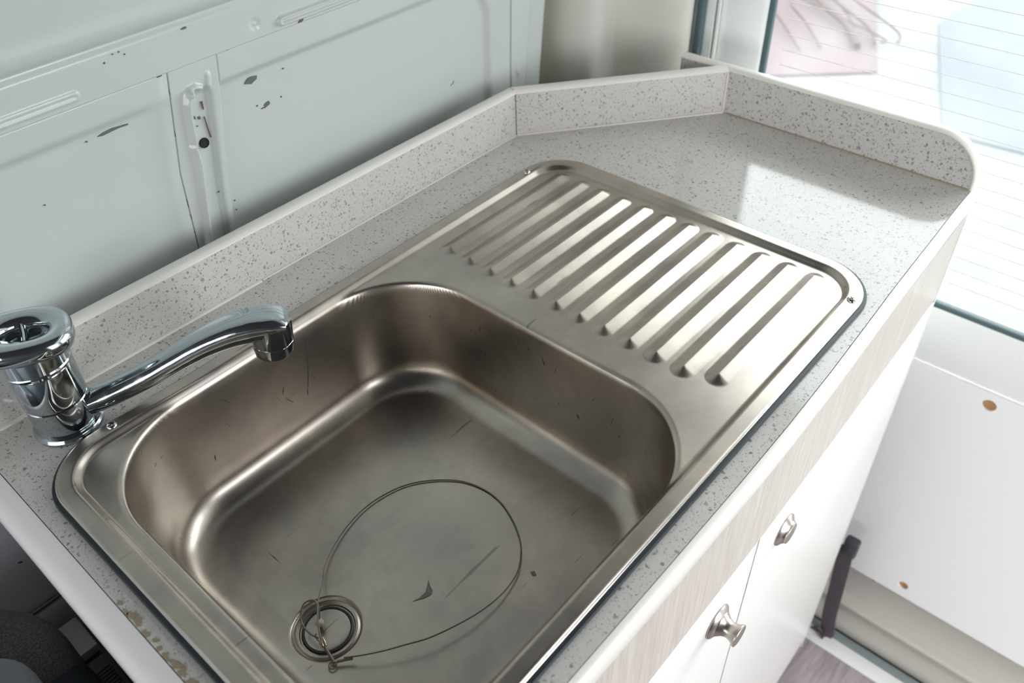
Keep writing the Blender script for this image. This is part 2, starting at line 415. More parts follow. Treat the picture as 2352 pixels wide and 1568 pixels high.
def on_wall(name, pts, mt, d=0.0006, lift=0.0):
    """thin patch of bare metal following the wall"""
    n = len(pts); base = -Vector(wall.location)
    v = [(x, wy(z, d), z) for x, z in pts] + [(x, wy(z, d - .0005), z) for x, z in pts]
    f = [tuple(range(n)), tuple(range(2 * n - 1, n - 1, -1))] + [(i, (i + 1) % n, n + (i + 1) % n, n + i) for i in range(n)]
    o = pyd(name, v, f, mt, wall); o.location = base; return o
def blob(cx, cz, rx, rz, ang=0, n=12, jit=.25, seed=0):
    R = random.Random(seed); out = []
    for i in range(n):
        a = 2 * math.pi * i / n; k = 1 + R.uniform(-jit, jit)
        x, z = rx * k * math.cos(a), rz * k * math.sin(a)
        out.append((cx + x * math.cos(ang) - z * math.sin(ang), cz + x * math.sin(ang) + z * math.cos(ang)))
    return out
DL = -0.0042; DR = -0.0047
on_wall('paint_chip', [(0.1923, 1.1375), (0.198, 1.1392), (0.206, 1.1398), (0.2195, 1.1384), (0.2200, 1.1372), (0.212, 1.1376), (0.2043, 1.1372), (0.197, 1.1366)], M_PRIMER, DL)
on_wall('paint_chip', [(0.3338, 1.1312), (0.337, 1.1345), (0.3397, 1.1356), (0.344, 1.1354), (0.3478, 1.1346), (0.3472, 1.1318), (0.344, 1.1304), (0.3404, 1.1289)], M_PRIMER, DR)
on_wall('paint_chip', blob(.3528, 1.1037, .0042, .0022, .5, seed=3), M_PRIMER, DR)
on_wall('paint_chip', blob(.2843, 1.2009, .0026, .0011, 0, seed=4), M_PRIMER, 0.0036)
on_wall('paint_chip', blob(.3425, 1.1062, .0011, .0007, 0, seed=5), M_PRIMER, DR)
on_wall('paint_chip', blob(.3475, 1.1018, .0016, .0006, 0, seed=6), M_RUST, DR)
on_wall('paint_chip', blob(.2822, 1.1185, .0013, .0018, 0, seed=7), M_PRIMER, -.0030)
on_wall('paint_chip', blob(.2780, 1.1205, .0006, .0017, 0, seed=8), M_PRIMER, -.0030)
on_wall('paint_chip', blob(.2785, 1.112, .001, .0006, 0, seed=9), M_PRIMER, -.0030)
on_wall('rust_streak', [(.2868, 1.1325), (.2886, 1.1323), (.2884, 1.125), (.2873, 1.1245)], M_RUST, -.0030)
on_wall('rust_streak', [(.2866, 1.118), (.2874, 1.118), (.2885, 1.103), (.2893, 1.0965), (.2883, 1.0965), (.2874, 1.104)], M_RUST, -.0030)
on_wall('rust_streak', blob(.3212, 1.1702, .003, .0010, 0, seed=12), M_RUST, .0005)
on_wall('rust_streak', blob(.2545, 1.1690, .003, .0009, 0, seed=13), M_RUST, .0004)
on_wall('rust_streak', blob(.398, 1.1722, .0032, .0013, .2, seed=14), M_RUST, .0036)
on_wall('rust_streak', blob(.2838, 1.0402, .0013, .0008, .2, seed=15), M_RUST, -.0030)
on_wall('paint_chip', blob(.2985, 1.0222, .0008, .0008, 0, seed=16), M_PRIMER, -.004)
on_wall('paint_chip', blob(.2980, 1.0116, .0008, .0008, 0, seed=17), M_PRIMER, -.004)
on_wall('paint_chip', blob(.604, 1.034, .0006, .0028, -.3, seed=18), M_PRIMER, DR)
on_wall('paint_chip', blob(.6005, 1.032, .0004, .0014, -.3, seed=19), M_PRIMER, DR)
for i, (x, z) in enumerate([(.221, 1.200), (.2303, 1.1968), (.2265, 1.2), (.213, 1.1955), (.183, 1.137), (.37, 1.105), (.377, 1.131), (.135, 1.10)]):
    on_wall('rust_speck', blob(x, z, .0008, .0007, 0, 8, .3, 30 + i), M_RUST if i % 2 else M_PRIMER, .0036 if z > 1.17 else (DL if x < .25 else DR))
# crusty seam edge: rust along the dark gap
for i, (z, h) in enumerate([(1.115, .006), (1.045, .010), (1.03, .006), (1.012, .004), (1.152, .004)]):
    x = float(pl(SEAM1, z)); on_wall('rust_streak', [(x - .0016, z), (x + .0002, z + h / 2), (x + .0002, z - h / 2)], M_RUST, -.0004)
# the round hole in the strut, its shade drawn by a dark disc
hx, hz = .2812, 1.0938
mt_ = Matrix.Translation((hx, wy(hz, -.0031), hz)) @ Matrix.Rotation(math.radians(90), 4, 'X')
lathe('fixing_hole', [(0.0001, -0.0001), (.0034, -0.0001), (.0036, .0004), (.0042, .0007), (.0047, .0003), (.0049, -0.0006)], M_DARK, wall, 28, mt_)
# scribble and dried sealant on the low wall left of the worktop
on_wall('paint_chip', blob(-.0185, .748, .0026, .0012, -.5, seed=41), M_PRIMER, -.0014)
on_wall('sealant_line', [(-.2, .6655), (-.005, .6665), (.02, .6625), (.02, .6595), (-.005, .6625), (-.2, .661)], M_DIRT, -.0012)

# ---- rear corner pillar (vertical sweep)
prof = spline([(.757, .529, 0), (.764, .536, 0), (.766, .565, 0), (.782, .590, 0), (.801, .578, 0), (.811, .540, 0), (.826, .507, 0), (.848, .499, 0),
               (.868, .505, 0), (.890, .514, 0), (.906, .500, 0), (.917, .472, 0), (.926, .446, 0), (.936, .430, 0), (.946, .4240, 0), (.956, .428, 0), (.960, .44, 0), (.966, .52, 0)], 6)
tr = empty('trim_1', (.86, .5, 0), 'cream painted rear corner pillar behind the worktop', None, kind='structure')
zz = np.linspace(0, 1.86, 40)[:, None]
px = np.array([p.x for p in prof])[None, :]; py = np.array([p.y for p in prof])[None, :]
np_grid('pillar_skin', px + 0 * zz, py - 0.10 * (zz - .99) * np.clip((px - .99) / -.23, 0, 1), zz + 0 * px, M_CREAM, tr)
# cracked sealant line across the pillar
crk = [(x, y - .0005, z) for x, y, z in [(.815, .533, 1.100), (.832, .519, 1.101), (.85, .5105, 1.102), (.88, .4945, 1.099), (.898, .4845, 1.095), (.915, .4625, 1.0915), (.925, .446, 1.0925)]]
sweep('cracked_sealant', spline(crk, 5), circ(.0007, 6), M_DIRT, tr)
# weather seal beside the pillar, black with a chrome lip
box('body_return', (.9665, .4010, 0), (.9835, .56, 1.86), M_DOORW, tr)
for nm, x, y, r, mt_ in (('weather_seal', .9605, .417, .0062, M_GLASSEDGE), ('seal_groove', .9725, .4060, .0060, M_DARK), ('seal_lip', .9700, .3985, .0020, M_STEEL2)):
    sweep(nm, [(x, y, .1), (x, y, .8), (x, y, 1.86)], circ(r, 12), mt_, tr, up=Vector((0, 1, 0)))

# ---- rear door (tailgate) with its heated window
door = empty('door_1', (.99, -.35, 0), 'white rear van door with a heated window and white card panel', None, kind='structure')
XD = 0.985
YL, YR = .418, -1.12
GY, GZ0, GZ1 = .333, .722, 1.50
box('door_stile', (XD, GY + .004, .625), (XD + .03, YL, 1.80), M_DOORW, door, .006)
box('door_stile', (XD, YR, .625), (XD + .03, -1.04, 1.80), M_DOORW, door, .006)
box('door_rail', (XD, -1.04, GZ1), (XD + .03, GY + .004, 1.80), M_DOORW, door, .004)
box('door_rail', (XD, -1.04, .625), (XD + .03, GY + .004, GZ0 - .004), M_DOORW, door, .004)
# pane and its dark edge seal
pane = box('window_pane', (XD + .016, -1.04, GZ0 - .004), (XD + .020, GY + .004, GZ1), M_GLASS, door)
box('glass_seal', (XD + .006, GY - .003, GZ0 - .002), (XD + .015, GY + .0055, GZ1), M_GLASSEDGE, door, .001)
box('glass_seal', (XD + .002, -1.04, GZ0 - .005), (XD + .015, GY - .003, GZ0 + .001), M_GLASSEDGE, door, .001)
wz = .752
first = None
while wz < GZ1 - .03:
    o = box('heating_wire', (XD + .0148, -1.03, wz), (XD + .0158, GY - .02, wz + .0006), M_WIREL, door) if first is None else None
    if first is None: first = o; z0 = wz
    else:
        c = first.copy(); COL.objects.link(c); c.parent = door; c.location = (0, 0, wz - z0)
    wz += .0205
# card panel with two fixing holes, thin joint under the rail
def plate_hole(name, y0, y1, z0, z1, x0, x1, holes, mt, parent):
    outer = [(y0, z0), (y1, z0), (y1, z1), (y0, z1)]
    loops = [outer] + [[(cy + r * math.cos(-2 * math.pi * i / 20), cz + r * math.sin(-2 * math.pi * i / 20)) for i in range(20)] for cy, cz, r in holes]
    tri = tessellate_polygon([[Vector((a, b, 0)) for a, b in l] for l in loops])
    flat = [p for l in loops for p in l]; n = len(flat)
    v = [(x0, a, b) for a, b in flat] + [(x1, a, b) for a, b in flat]
    f = [tuple(t) for t in tri] + [tuple(n + i for i in t[::-1]) for t in tri]
    k = 0
    for l in loops:
        for i in range(len(l)): a, b = k + i, k + (i + 1) % len(l); f.append((a, b, n + b, n + a))
        k += len(l)
    bm = bmesh.new(); me = bpy.data.meshes.new('t'); me.from_pydata(v, [], f); bm.from_mesh(me); bpy.data.meshes.remove(me)
    return from_bm(name, bm, mt, parent)
plate_hole('door_card', -1.10, .39, .137, .623, XD - .004, XD, [(-.0905, .165, .0085), (-.0870, .603, .0095)], M_CARD, door)
box('chipboard_core', (XD + .0005, -1.10, .14), (XD + .004, .39, .62), M_CHIP, door)
dp = [(.985, .1365), (.9868, .131), (.990, .128), (1.0, .120), (1.002, .06), (.999, .042), (.985, .0365), (.979, .0325), (.978, .026), (.984, .019), (.990, .012), (.990, -.004), (.978, -.008), (.962, -.012), (.957, -.02), (.957, -.05), (1.01, -.05), (1.01, .1365)]
prism('door_lower_skin', dp, -1.12, .40, M_RECESS, door, axis='Y', auto=50)
for i, (y, z) in enumerate([(-.045, .1335), (-.10, .1345), (-.125, .1340), (-.20, .1345), (-.255, .135)]):
    lathe('paint_blister', [(.0001, .0006), (.0018, .0004), (.0028, 0)], M_RUST if i == 0 else M_RECESS, door, 10, Matrix.Translation((.9835, y, z)) @ Matrix.Rotation(math.radians(-90), 4, 'Y'))

# ---- floor, sill, roof and the walls out of view
floor = box('floor', (-2.0, -1.15, -.03), (.891, .62, 0.0), M_FLOOR); tag(floor, kind='structure')
sill = empty('trim_2', (.93, -.3, 0), 'white rear door sill with a teal grey rubber seal', None, kind='structure')
box('sill_strip', (.892, -1.15, -.02), (.9225, .60, .0012), M_DOORW, sill, .0012)
box('sill_seal', (.9230, -1.15, -.03), (.9415, .60, .0005), M_TEAL, sill, .003)
box('sill_gap_shade', (.942, -1.15, -.08), (.9562, .60, -.017), M_DARK, sill)  # dark block fills the door gap in place of its shade
ceil = empty('ceiling', (0, 0, 1.86), 'van roof lining', None, kind='structure')
box('roof_lining', (.75, -1.2, 1.86), (1.03, .62, 1.89), M_HOOD, ceil)
box('darkened_roof', (-2.0, -1.2, 1.85), (.748, .62, 1.89), M_HEAD, ceil)  # unseen roof kept dark well past the cab, for dark reflections in the steel
wr = empty('wall_right', (0, -1.2, 0), 'side wall with the open sliding door', None, kind='structure')
box('wall_skin', (-2.0, -1.2, 0), (.28, -1.18, 1.86), M_HEAD, wr)  # unseen wall darkened like the roof, to dim the front
box('wall_skin', (.82, -1.2, 0), (1.02, -1.18, 1.86), M_PAINT, wr)
box('door_header', (.28, -1.2, 1.70), (.82, -1.18, 1.86), M_PAINT, wr)
box('door_step', (.28, -1.2, -.03), (.82, -1.16, .02), M_PAINT, wr)
wf = empty('wall_front', (-2.0, -.3, 0), 'dark cab end of the van', None, kind='structure')
box('dashboard', (-2.05, -1.2, 0), (-1.95, .6, 1.02), M_PLAST, wf)
box('screen_header', (-2.05, -1.2, 1.66), (-1.95, .6, 1.89), M_HOOD, wf)

# ================================================================== KITCHEN UNIT
# ---- worktop
FRONT = [(0.0, .0005), (.152, .0008), (.26, -.0005), (.354, -.0012), (.430, -.0008), (.508, .001), (.580, .0038), (.646, .0066), (.70, .0082), (.751, .0095), (.80, .0112), (.833, .012), (.868, .0125)]
SX0, SX1, SY0, SY1 = .0155, .6475, .0180, .4145
wt = empty('worktop', (.43, .25, ZT), 'speckled grey laminate worktop with matching upstands behind the sink', 'worktop')
outer = FRONT + [(.880, .0125), (.880, .385), (.715, .497), (0, .497)]
hole = rrect(SX0 + .012, SY0 + .012, SX1 - .012, SY1 - .012, .04)[::-1]
tri = tessellate_polygon([[Vector((a, b, 0)) for a, b in outer], [Vector((a, b, 0)) for a, b in hole]])
flat = outer + hole; n = len(flat)
v = [(a, b, ZT) for a, b in flat] + [(a, b, ZT - .034) for a, b in flat]
f = [tuple(t) for t in tri] + [tuple(n + i for i in t[::-1]) for t in tri]
k = 0
for l in (outer, hole):
    for i in range(len(l)): a, b = k + i, k + (i + 1) % len(l); f.append((a, b, n + b, n + a))
    k += len(l)
bm = bmesh.new(); me = bpy.data.meshes.new('t'); me.from_pydata(v, [], f); bm.from_mesh(me); bpy.data.meshes.remove(me)
from_bm('slab', bm, M_TOP, wt)
HU = .054                                     # upstand height
def upstand(name, x0, y0, x1, y1, th, h0, h1):
    """straight upstand from (x0,y0) to (x1,y1) on its face line; thickness to the left of the run"""
    d = Vector((x1 - x0, y1 - y0)); d.normalize(); nrm = Vector((-d.y, d.x))
    return [(x0, y0), (x1, y1), (x1 + nrm.x * th, y1 + nrm.y * th), (x0 + nrm.x * th, y0 + nrm.y * th)]
FYb = .4825
prism('back_upstand', [(0.0, FYb), (.6575, FYb), (.6625, .4965), (0.0, .4965)], ZT, ZT + HU, M_TOP, wt)
prism('corner_upstand', [(.6585, .4815), (.8650, .3175), (.8748, .3290), (.6640, .4965)], ZT, ZT + HU, M_TOP, wt)
# rear upstand with its rounded front end
R_ = .047
rp = [(.0135, ZT)] + [(.0135 + R_ - R_ * math.cos(math.radians(a)), ZT + HU - R_ + R_ * math.sin(math.radians(a))) for a in range(0, 91, 9)] + [(.385, ZT + HU), (.385, ZT)]
prism('rear_upstand', rp, .8660, .8800, M_TOP, wt, axis='X')
# cream caps on the upstands
capw = .0148
def cap(name, path, th, mt=M_TRIM):
    sec = [(-th / 2, -.0004), (-th / 2, .0012), (-th / 2 + .002, .0028), (-th / 2 + .005, .0034), (th / 2 - .005, .0034), (th / 2 - .002, .0028), (th / 2, .0012), (th / 2, -.0004)]
    return sweep(name, path, sec, mt, wt)
zc = ZT + HU
cap('upstand_cap', [(0, .4895, zc), (.3, .4893, zc), (.6605, .489, zc)], .0155)
cap('upstand_cap', [(.660, .4895, zc), (.76, .4095, zc), (.869, .3225, zc)], .0160)
rc = [(.873, .385, zc), (.873, .2, zc), (.873, .0135 + R_ + .01, zc)] + [(.873, .0135 + R_ - (R_) * math.sin(math.radians(a)), ZT + HU - R_ + R_ * math.cos(math.radians(a))) for a in range(0, 91, 9)] + [(.873, .0132, ZT - .004)]
sweep('upstand_cap', rc, [(-.0078, 0), (-.0078, .0016), (-.005, .0032), (.005, .0032), (.0078, .0016), (.0078, 0)], M_TRIM, wt)
# silicone joints
sec = [(0, 0), (.0028, 0.0), (.0012, .0008), (0, .0028)]
def fillet(name, path, r, mt): return sweep(name, path, circ(r, 8), mt, wt)
fillet('sealant', [(0.02, .4822, ZT), (.19, .4822, ZT), (.277, .4822, ZT)], .0024, M_SEAL)
fillet('sealant', [(0.279, .4822, ZT), (.45, .4822, ZT), (.657, .482, ZT)], .0013, M_SEAL)
fillet('sealant', [(.6585, .481, ZT), (.76, .400, ZT), (.8650, .3168, ZT)], .0016, M_SEAL)
fillet('sealant', [(.8652, .3170, ZT + .001), (.8652, .3170, ZT + HU)], .0015, M_SEAL)
fillet('grimy_sealant', [(.8655, .312, ZT), (.8657, .2, ZT), (.8657, .1, ZT), (.8655, .0150, ZT)], .0013, M_GRIME)
# white edging: front and left end
def edge_sec(h, w):
    out = [(0, -.0)]
    return out
fp = [(x, y, ZT) for x, y in FRONT]
fs = [(0, -.0002), (.003, -.0006), (.0056, -.0028), (.0068, -.0062), (.0068, -.020), (.0056, -.0235), (.003, -.0250), (0, -.0250)]
sweep('front_edging', [Vector(p) + Vector((0, -.0006, 0)) for p in fp], fs, M_TRIM, wt)
es = [(0, .0), (.005, -.0004), (.0115, -.0026), (.0165, -.0072), (.0185, -.0125), (.0185, -.030), (.0172, -.0335), (.014, -.0345), (0, -.0345)]
sweep('end_edging', [(-.0006, .4965, ZT), (-.0006, .25, ZT), (-.0006, -.0005, ZT)], [(a, b) for a, b in es], M_ENDTRIM, wt)
# brown grime along the end joint
for i in range(16):
    r = random.Random(i + 3); y = .262 - i * .0085 + r.uniform(-.003, .003)
    cx, k = r.uniform(.0008, .0035), r.uniform(.5, 1.1)
    pts = [(max(.0001, cx + px_), y + py_) for px_, py_ in blob(0, 0, .0026 * k, .0042 * k, r.uniform(-.5, .5), 10, .45, i + 50)]
    pyd('grime', [Vector((a, b, ZT + .00025)) - Vector(wt.location) for a, b in pts], [tuple(range(len(pts)))], M_GRIME, wt)

# ---- cabinet below
cb = empty('kitchen_cabinet', (.43, .24, 0), 'white camper kitchen cabinet with two doors under the worktop', 'cabinet')
zf0, zf1 = .8135, ZT - .0345
FC = [(0.0, .0), (.26, -.0008), (.434, -.0008), (.53, .0008), (.624, .0028), (.72, .0052), (.807, .0075), (.868, .0095)]
def fascia(name, z0, z1, tab, th, mt, dy=0):
    poly = [(x, y + dy) for x, y in tab] + [(x, y + th) for x, y in tab[::-1]]
    return prism(name, poly, z0, z1, mt, cb)
fascia('fascia', zf0, ZT - .0255, [(x, y) for x, y in FC], .013, M_FASC, -.0028)
box('carcass_side', (-.003, .012, .06), (.010, .490, ZT - .036), M_CAB, cb)
# far end panel, seen edge-on
prism('end_panel', [(.8665, .0062), (.8715, .0062), (.8715, .384), (.8665, .384)], .002, ZT - .0345, M_CAB, cb, bev=.0006)
box('carcass_back', (.012, .478, .06), (.70, .488, .90), M_DARK, cb)
box('carcass_floor', (.012, .025, .06), (.860, .44, .075), M_CAB, cb)
box('plinth', (.012, .03, .0), (.862, .042, .06), M_CAB, cb)
box('door_gap_shade', (.012, .0150, .075), (.864, .0185, zf0 + .002), M_DARK, cb)  # dark sheet painting shade into the gaps around the doors
def door_leaf(x0, y0, x1, y1, z0, z1):
    d = Vector((x1 - x0, y1 - y0)).normalized(); nr = Vector((-d.y, d.x)) * .0145
    return prism('cabinet_door', [(x0, y0), (x1, y1), (x1 + nr.x, y1 + nr.y), (x0 + nr.x, y0 + nr.y)], z0, z1, M_CAB, cb, bev=.0008)
def knob(x, y, z, out, parent):
    rot = Matrix.Translation((x, y, z)) @ Matrix.Rotation(math.radians(90), 4, 'X')
    b = [(.0183, 0), (.0186, .0012), (.0176, .0026)]
    if out > .015:
        p = b + [(.0130, .0052), (.0126, .0060), (.0124, .0062), (.0095, .0095), (.0082, .0130), (.0082, .0160), (.0095, .0195), (.0112, .0218), (.0116, .0224), (.0116, .0236), (.0108, .0242), (.0001, .0246)]
    else:
        p = b + [(.0140, .0046), (.0128, .0062), (.0122, .0070), (.0120, .0070), (.0120, .0082), (.0112, .0088), (.0001, .0092)]
    return lathe('knob', p, M_NICKEL, parent, 48, rot, auto=28)
d1 = door_leaf(.004, -.0005, .4335, -.0010, .03, .8095)
d2 = door_leaf(.4368, -.0010, .8650, .0062, .03, .8095)
k1 = knob(.376, -.001, .740, .024, d1); k1['label'] = 'satin knob popped fully out'
k2 = knob(.505, .0002, .744, .009, d2); k2['label'] = 'satin knob pushed in'

# ---- sink: one pressed stainless sheet
sink = empty('sink', (.33, .216, ZT), 'stainless steel sink with a deep bowl and ribbed drainer set in worktop', 'sink')
def fillet_poly(P, R, n=14):
    out = [P[0]]
    for i in range(1, len(P) - 1):
        a, b, c = map(np.array, (P[i - 1], P[i], P[i + 1])); r = R[i]
        u = (a - b) / np.linalg.norm(a - b); w = (c - b) / np.linalg.norm(c - b)
        th = math.acos(np.clip(u @ w, -1, 1)); t = r / math.tan(th / 2)
        bis = (u + w) / np.linalg.norm(u + w); cen = b + bis * r / math.sin(th / 2)
        p0, p1 = b + u * t, b + w * t
        a0 = math.atan2(*(p0 - cen)[::-1]); a1 = math.atan2(*(p1 - cen)[::-1])
        da = (a1 - a0 + math.pi) % (2 * math.pi) - math.pi
        out += [tuple(cen + r * np.array((math.cos(a0 + da * k / n), math.sin(a0 + da * k / n)))) for k in range(n + 1)]
    out.append(P[-1]); return np.array(out)
def sd_rr(X, Y, x0, y0, x1, y1, r):
    cx, cy = (x0 + x1) / 2, (y0 + y1) / 2
    qx = np.abs(X - cx) - (x1 - x0) / 2 + r; qy = np.abs(Y - cy) - (y1 - y0) / 2 + r
    return np.minimum(np.maximum(qx, qy), 0) + np.hypot(np.maximum(qx, 0), np.maximum(qy, 0)) - r
ZTR = .0022                                    # drainer level above the worktop
rimP = fillet_poly([(-.05, .0072), (.0022, .0072), (.0145, .0072), (.0185, ZTR), (.5, ZTR)], [0, .001, .003, .003, 0])
rimP = fillet_poly([(0, .0040), (.0016, .0072), (.0135, .0072), (.0180, ZTR), (.4, ZTR)], [0, .0018, .0035, .0030, 0])
DB = .115
bowlP = fillet_poly([(-.06, 0), (.0, 0), (.0125, -DB - ZTR), (.5, -DB - ZTR)], [0, .0052, .027, 0])
DX, DY = .1105, .2095                          # waste outlet
def basin(X, Y):
    s = -sd_rr(X, Y, SX0, SY0, SX1, SY1, .052)
    z = np.interp(s, rimP[:, 0], rimP[:, 1])
    d = -sd_rr(X, Y, .0450, .0365, .3865, .3950, .088)
    z = z + np.interp(d, bowlP[:, 0], bowlP[:, 1])
    # floor falls gently to the waste
    r = np.hypot(X - DX, Y - DY)
    z = z - 0.0025 * sstep(.22, .03, r) * sstep(.03, .05, d) if False else z - 0.0025 * (1 - sstep(.03, .20, r)) * sstep(.030, .05, d)
    z = z - .0034 * (1 - sstep(.0262, .0290, r)) - .002 * (1 - sstep(.0195, .0210, r))
    # drainer ribs
    for i in range(12):
        yr = .3725 - .02765 * i
        xa, xb = (.4300, .6085) if i == 0 else (.4290 if i < 11 else .4390, .6095)
        xb += .0006 * i * .5
        t = np.clip((X - xa) / (xb - xa), 0, 1); dd = np.hypot(X - xa - t * (xb - xa), Y - yr)
        w = .0112; h = .0043
        u = np.clip(dd / w, 0, 1)
        z = z + h * np.where(u < 1, (np.sqrt((1 - u) ** 2 + .012) - math.sqrt(.012)) / (math.sqrt(1.012) - math.sqrt(.012)), 0)
    return z, s
step = .00105
gx = np.arange(SX0 - .0005, SX1 + .0015, step); gy = np.arange(SY0 - .0005, SY1 + .0015, step)
X, Y = np.meshgrid(gx, gy)
Zb, S_ = basin(X, Y)
# pull outside cells onto the outline so that the edge is clean
cxm, cym, hx_, hy_, rr_ = (SX0 + SX1) / 2, (SY0 + SY1) / 2, (SX1 - SX0) / 2, (SY1 - SY0) / 2, .052
qx = np.abs(X - cxm) - hx_ + rr_; qy = np.abs(Y - cym) - hy_ + rr_
ins = S_ < 0
lenq = np.hypot(np.maximum(qx, 0), np.maximum(qy, 0))
corner = (qx > 0) & (qy > 0)
ux = np.where(corner, qx / np.maximum(lenq, 1e-9), (qx >= qy) * 1.0); uy = np.where(corner, qy / np.maximum(lenq, 1e-9), (qx < qy) * 1.0)
X2 = np.where(ins, X + ux * S_ * np.sign(X - cxm), X); Y2 = np.where(ins, Y + uy * S_ * np.sign(Y - cym), Y)
keep = (S_ > -step * 1.5)
mask = keep[:-1, :-1] & keep[:-1, 1:] & keep[1:, 1:] & keep[1:, :-1] & ~(ins[:-1, :-1] & ins[:-1, 1:] & ins[1:, 1:] & ins[1:, :-1])
b = np_grid('basin', X2, Y2, Zb + ZT, M_STEEL, sink, mask)
# rolled lip and the black gasket it sits on
lip = [(x, y, ZT + .0046) for x, y in rrect(SX0 + .0012, SY0 + .0012, SX1 - .0012, SY1 - .0012, .051, 14)]
sweep('rolled_lip', lip, circ(.0014, 10), M_STEEL2, sink, closed=True)
gas = [(x, y, ZT + .0019) for x, y in rrect(SX0 - .0006, SY0 - .0006, SX1 + .0006, SY1 - .0002, .0525, 14)]
sweep('gasket', gas, [(-.0026, -.0019), (.0026, -.0019), (.0031, 0), (.0022, .0019), (-.0022, .0019), (-.0031, 0)], M_RUB, sink, closed=True)
# waste: ring and well
lathe('waste_ring', [(.0268, -.0004), (.0262, .0012), (.0245, .0020), (.0225, .0013), (.0213, -.0004), (.0207, -.003)], M_STEEL, sink, 56, Matrix.Translation((DX, DY, ZT - DB - .0060)))
lathe('waste_well', [(.0178, -.0012), (.0206, -.0012), (.0206, -.0016), (.0178, -.0016)], M_DARK, sink, 40, Matrix.Translation((DX, DY, ZT - DB - .0060)))
def cross_screw(x, y, z):
    t = empty('screw', (x, y, z)); t.parent = sink; t.location = Vector((x, y, z)) - Vector(sink.location)
    return t
def screw(x, y, ang, tilt=0):
    M = Matrix.Translation((x, y, ZT + .0072)) @ Matrix.Rotation(ang, 4, 'Z') @ Matrix.Rotation(tilt, 4, 'X')
    s = lathe('screw', [(.0042, -.0004), (.0042, .0004), (.0036, .0013), (.0024, .0019), (.0015, .0021), (.0001, .0021)], M_STEEL2, sink, 28, M, auto=60)
    bm = bmesh.new()
    for q in (0, 90):
        r = bmesh.ops.create_cube(bm, size=1)['verts']
        for v_ in r: v_.co = Matrix.Rotation(math.radians(q), 3, 'Z') @ Vector((v_.co.x * .0040, v_.co.y * .0009, v_.co.z * .0006 + .0019))
    bmesh.ops.transform(bm, matrix=M, verts=bm.verts)
    from_bm('cross_slot', bm, M_DARK, s)
screw(.0800, .4075, .5, .12); screw(.5890, .4065, .2); screw(.5985, .0265, .9); screw(.0800, .0255, .3)
# dark scuffs pressed into the bowl floor
def bz(x, y): return float(basin(np.array([[x]]), np.array([[y]]))[0][0, 0]) + ZT
def scuff(pts, mt):
    n = len(pts); c = Vector(sink.location)
    v = [Vector((x, y, bz(x, y) + .0004)) - c for x, y in pts]
    pyd('scuff', v, [tuple(range(n))], mt, sink)
M_SCUFF = mat('dark_scuff', (0.20, 0.18, 0.16), .4, .8)
scuff([(.1938, .1790), (.1905, .1735), (.1885, .1685), (.1850, .1668), (.1790, .1690), (.1700, .1748), (.1765, .1722), (.1835, .1722), (.1885, .1752)], M_SCUFF)
scuff([(.1230, .3050), (.1236, .2960), (.1232, .2870), (.1228, .2960)], M_SCUFF)
scuff([(.2530, .1180), (.2560, .1160), (.2540, .1120), (.2515, .1140)], M_SCUFF)

def wall_point(side, c, z):
    """point on the bowl's back ('b'), right ('r') or left ('l') wall at along-coordinate c and height z"""
    t = np.linspace(0, 1, 160)
    if side == 'b': xs, ys = np.full(160, c), .350 + .047 * t
    elif side == 'r': xs, ys = .345 + .043 * t, np.full(160, c)
    else: xs, ys = .090 - .047 * t, np.full(160, c)
    zz = basin(xs[None, :], ys[None, :])[0][0] + ZT
    k = int(np.argmax(zz > z)); n = {'b': (0, -.0005, 0), 'r': (-.0005, 0, 0), 'l': (.0005, 0, 0)}[side]
    return Vector((xs[k] + n[0], ys[k] + n[1], z))
def wall_mark(side, line, w, mt=None):
    c = Vector(sink.location); L_, R_2 = [], []
    for i, (u, z) in enumerate(line):
        k = w * (.35 + .65 * math.sin(math.pi * (i + .5) / len(line)))
        L_.append(wall_point(side, u - k, z) - c); R_2.append(wall_point(side, u + k, z) - c)
    n = len(L_)
    pyd('scuff', L_ + R_2, [(i, i + 1, n + i + 1, n + i) for i in range(n - 1)], mt or M_SCUFF, sink)
wall_mark('b', [(.2590, .949), (.2585, .940), (.2560, .930), (.2530, .920), (.2500, .910), (.2460, .898)], .0006)
RR = random.Random(11)
for i in range(26):
    side = RR.choice('bbrrl'); lo, hi = {'b': (.12, .34), 'r': (.10, .32), 'l': (.14, .31)}[side]
    u, z0 = RR.uniform(lo, hi), RR.uniform(.885, .945); ln = RR.uniform(.003, .010); sl = RR.uniform(-.6, .6)
    wall_mark(side, [(u + sl * ln * t, z0 - ln * t) for t in (0, .33, .66, 1)], RR.uniform(.0002, .0006))

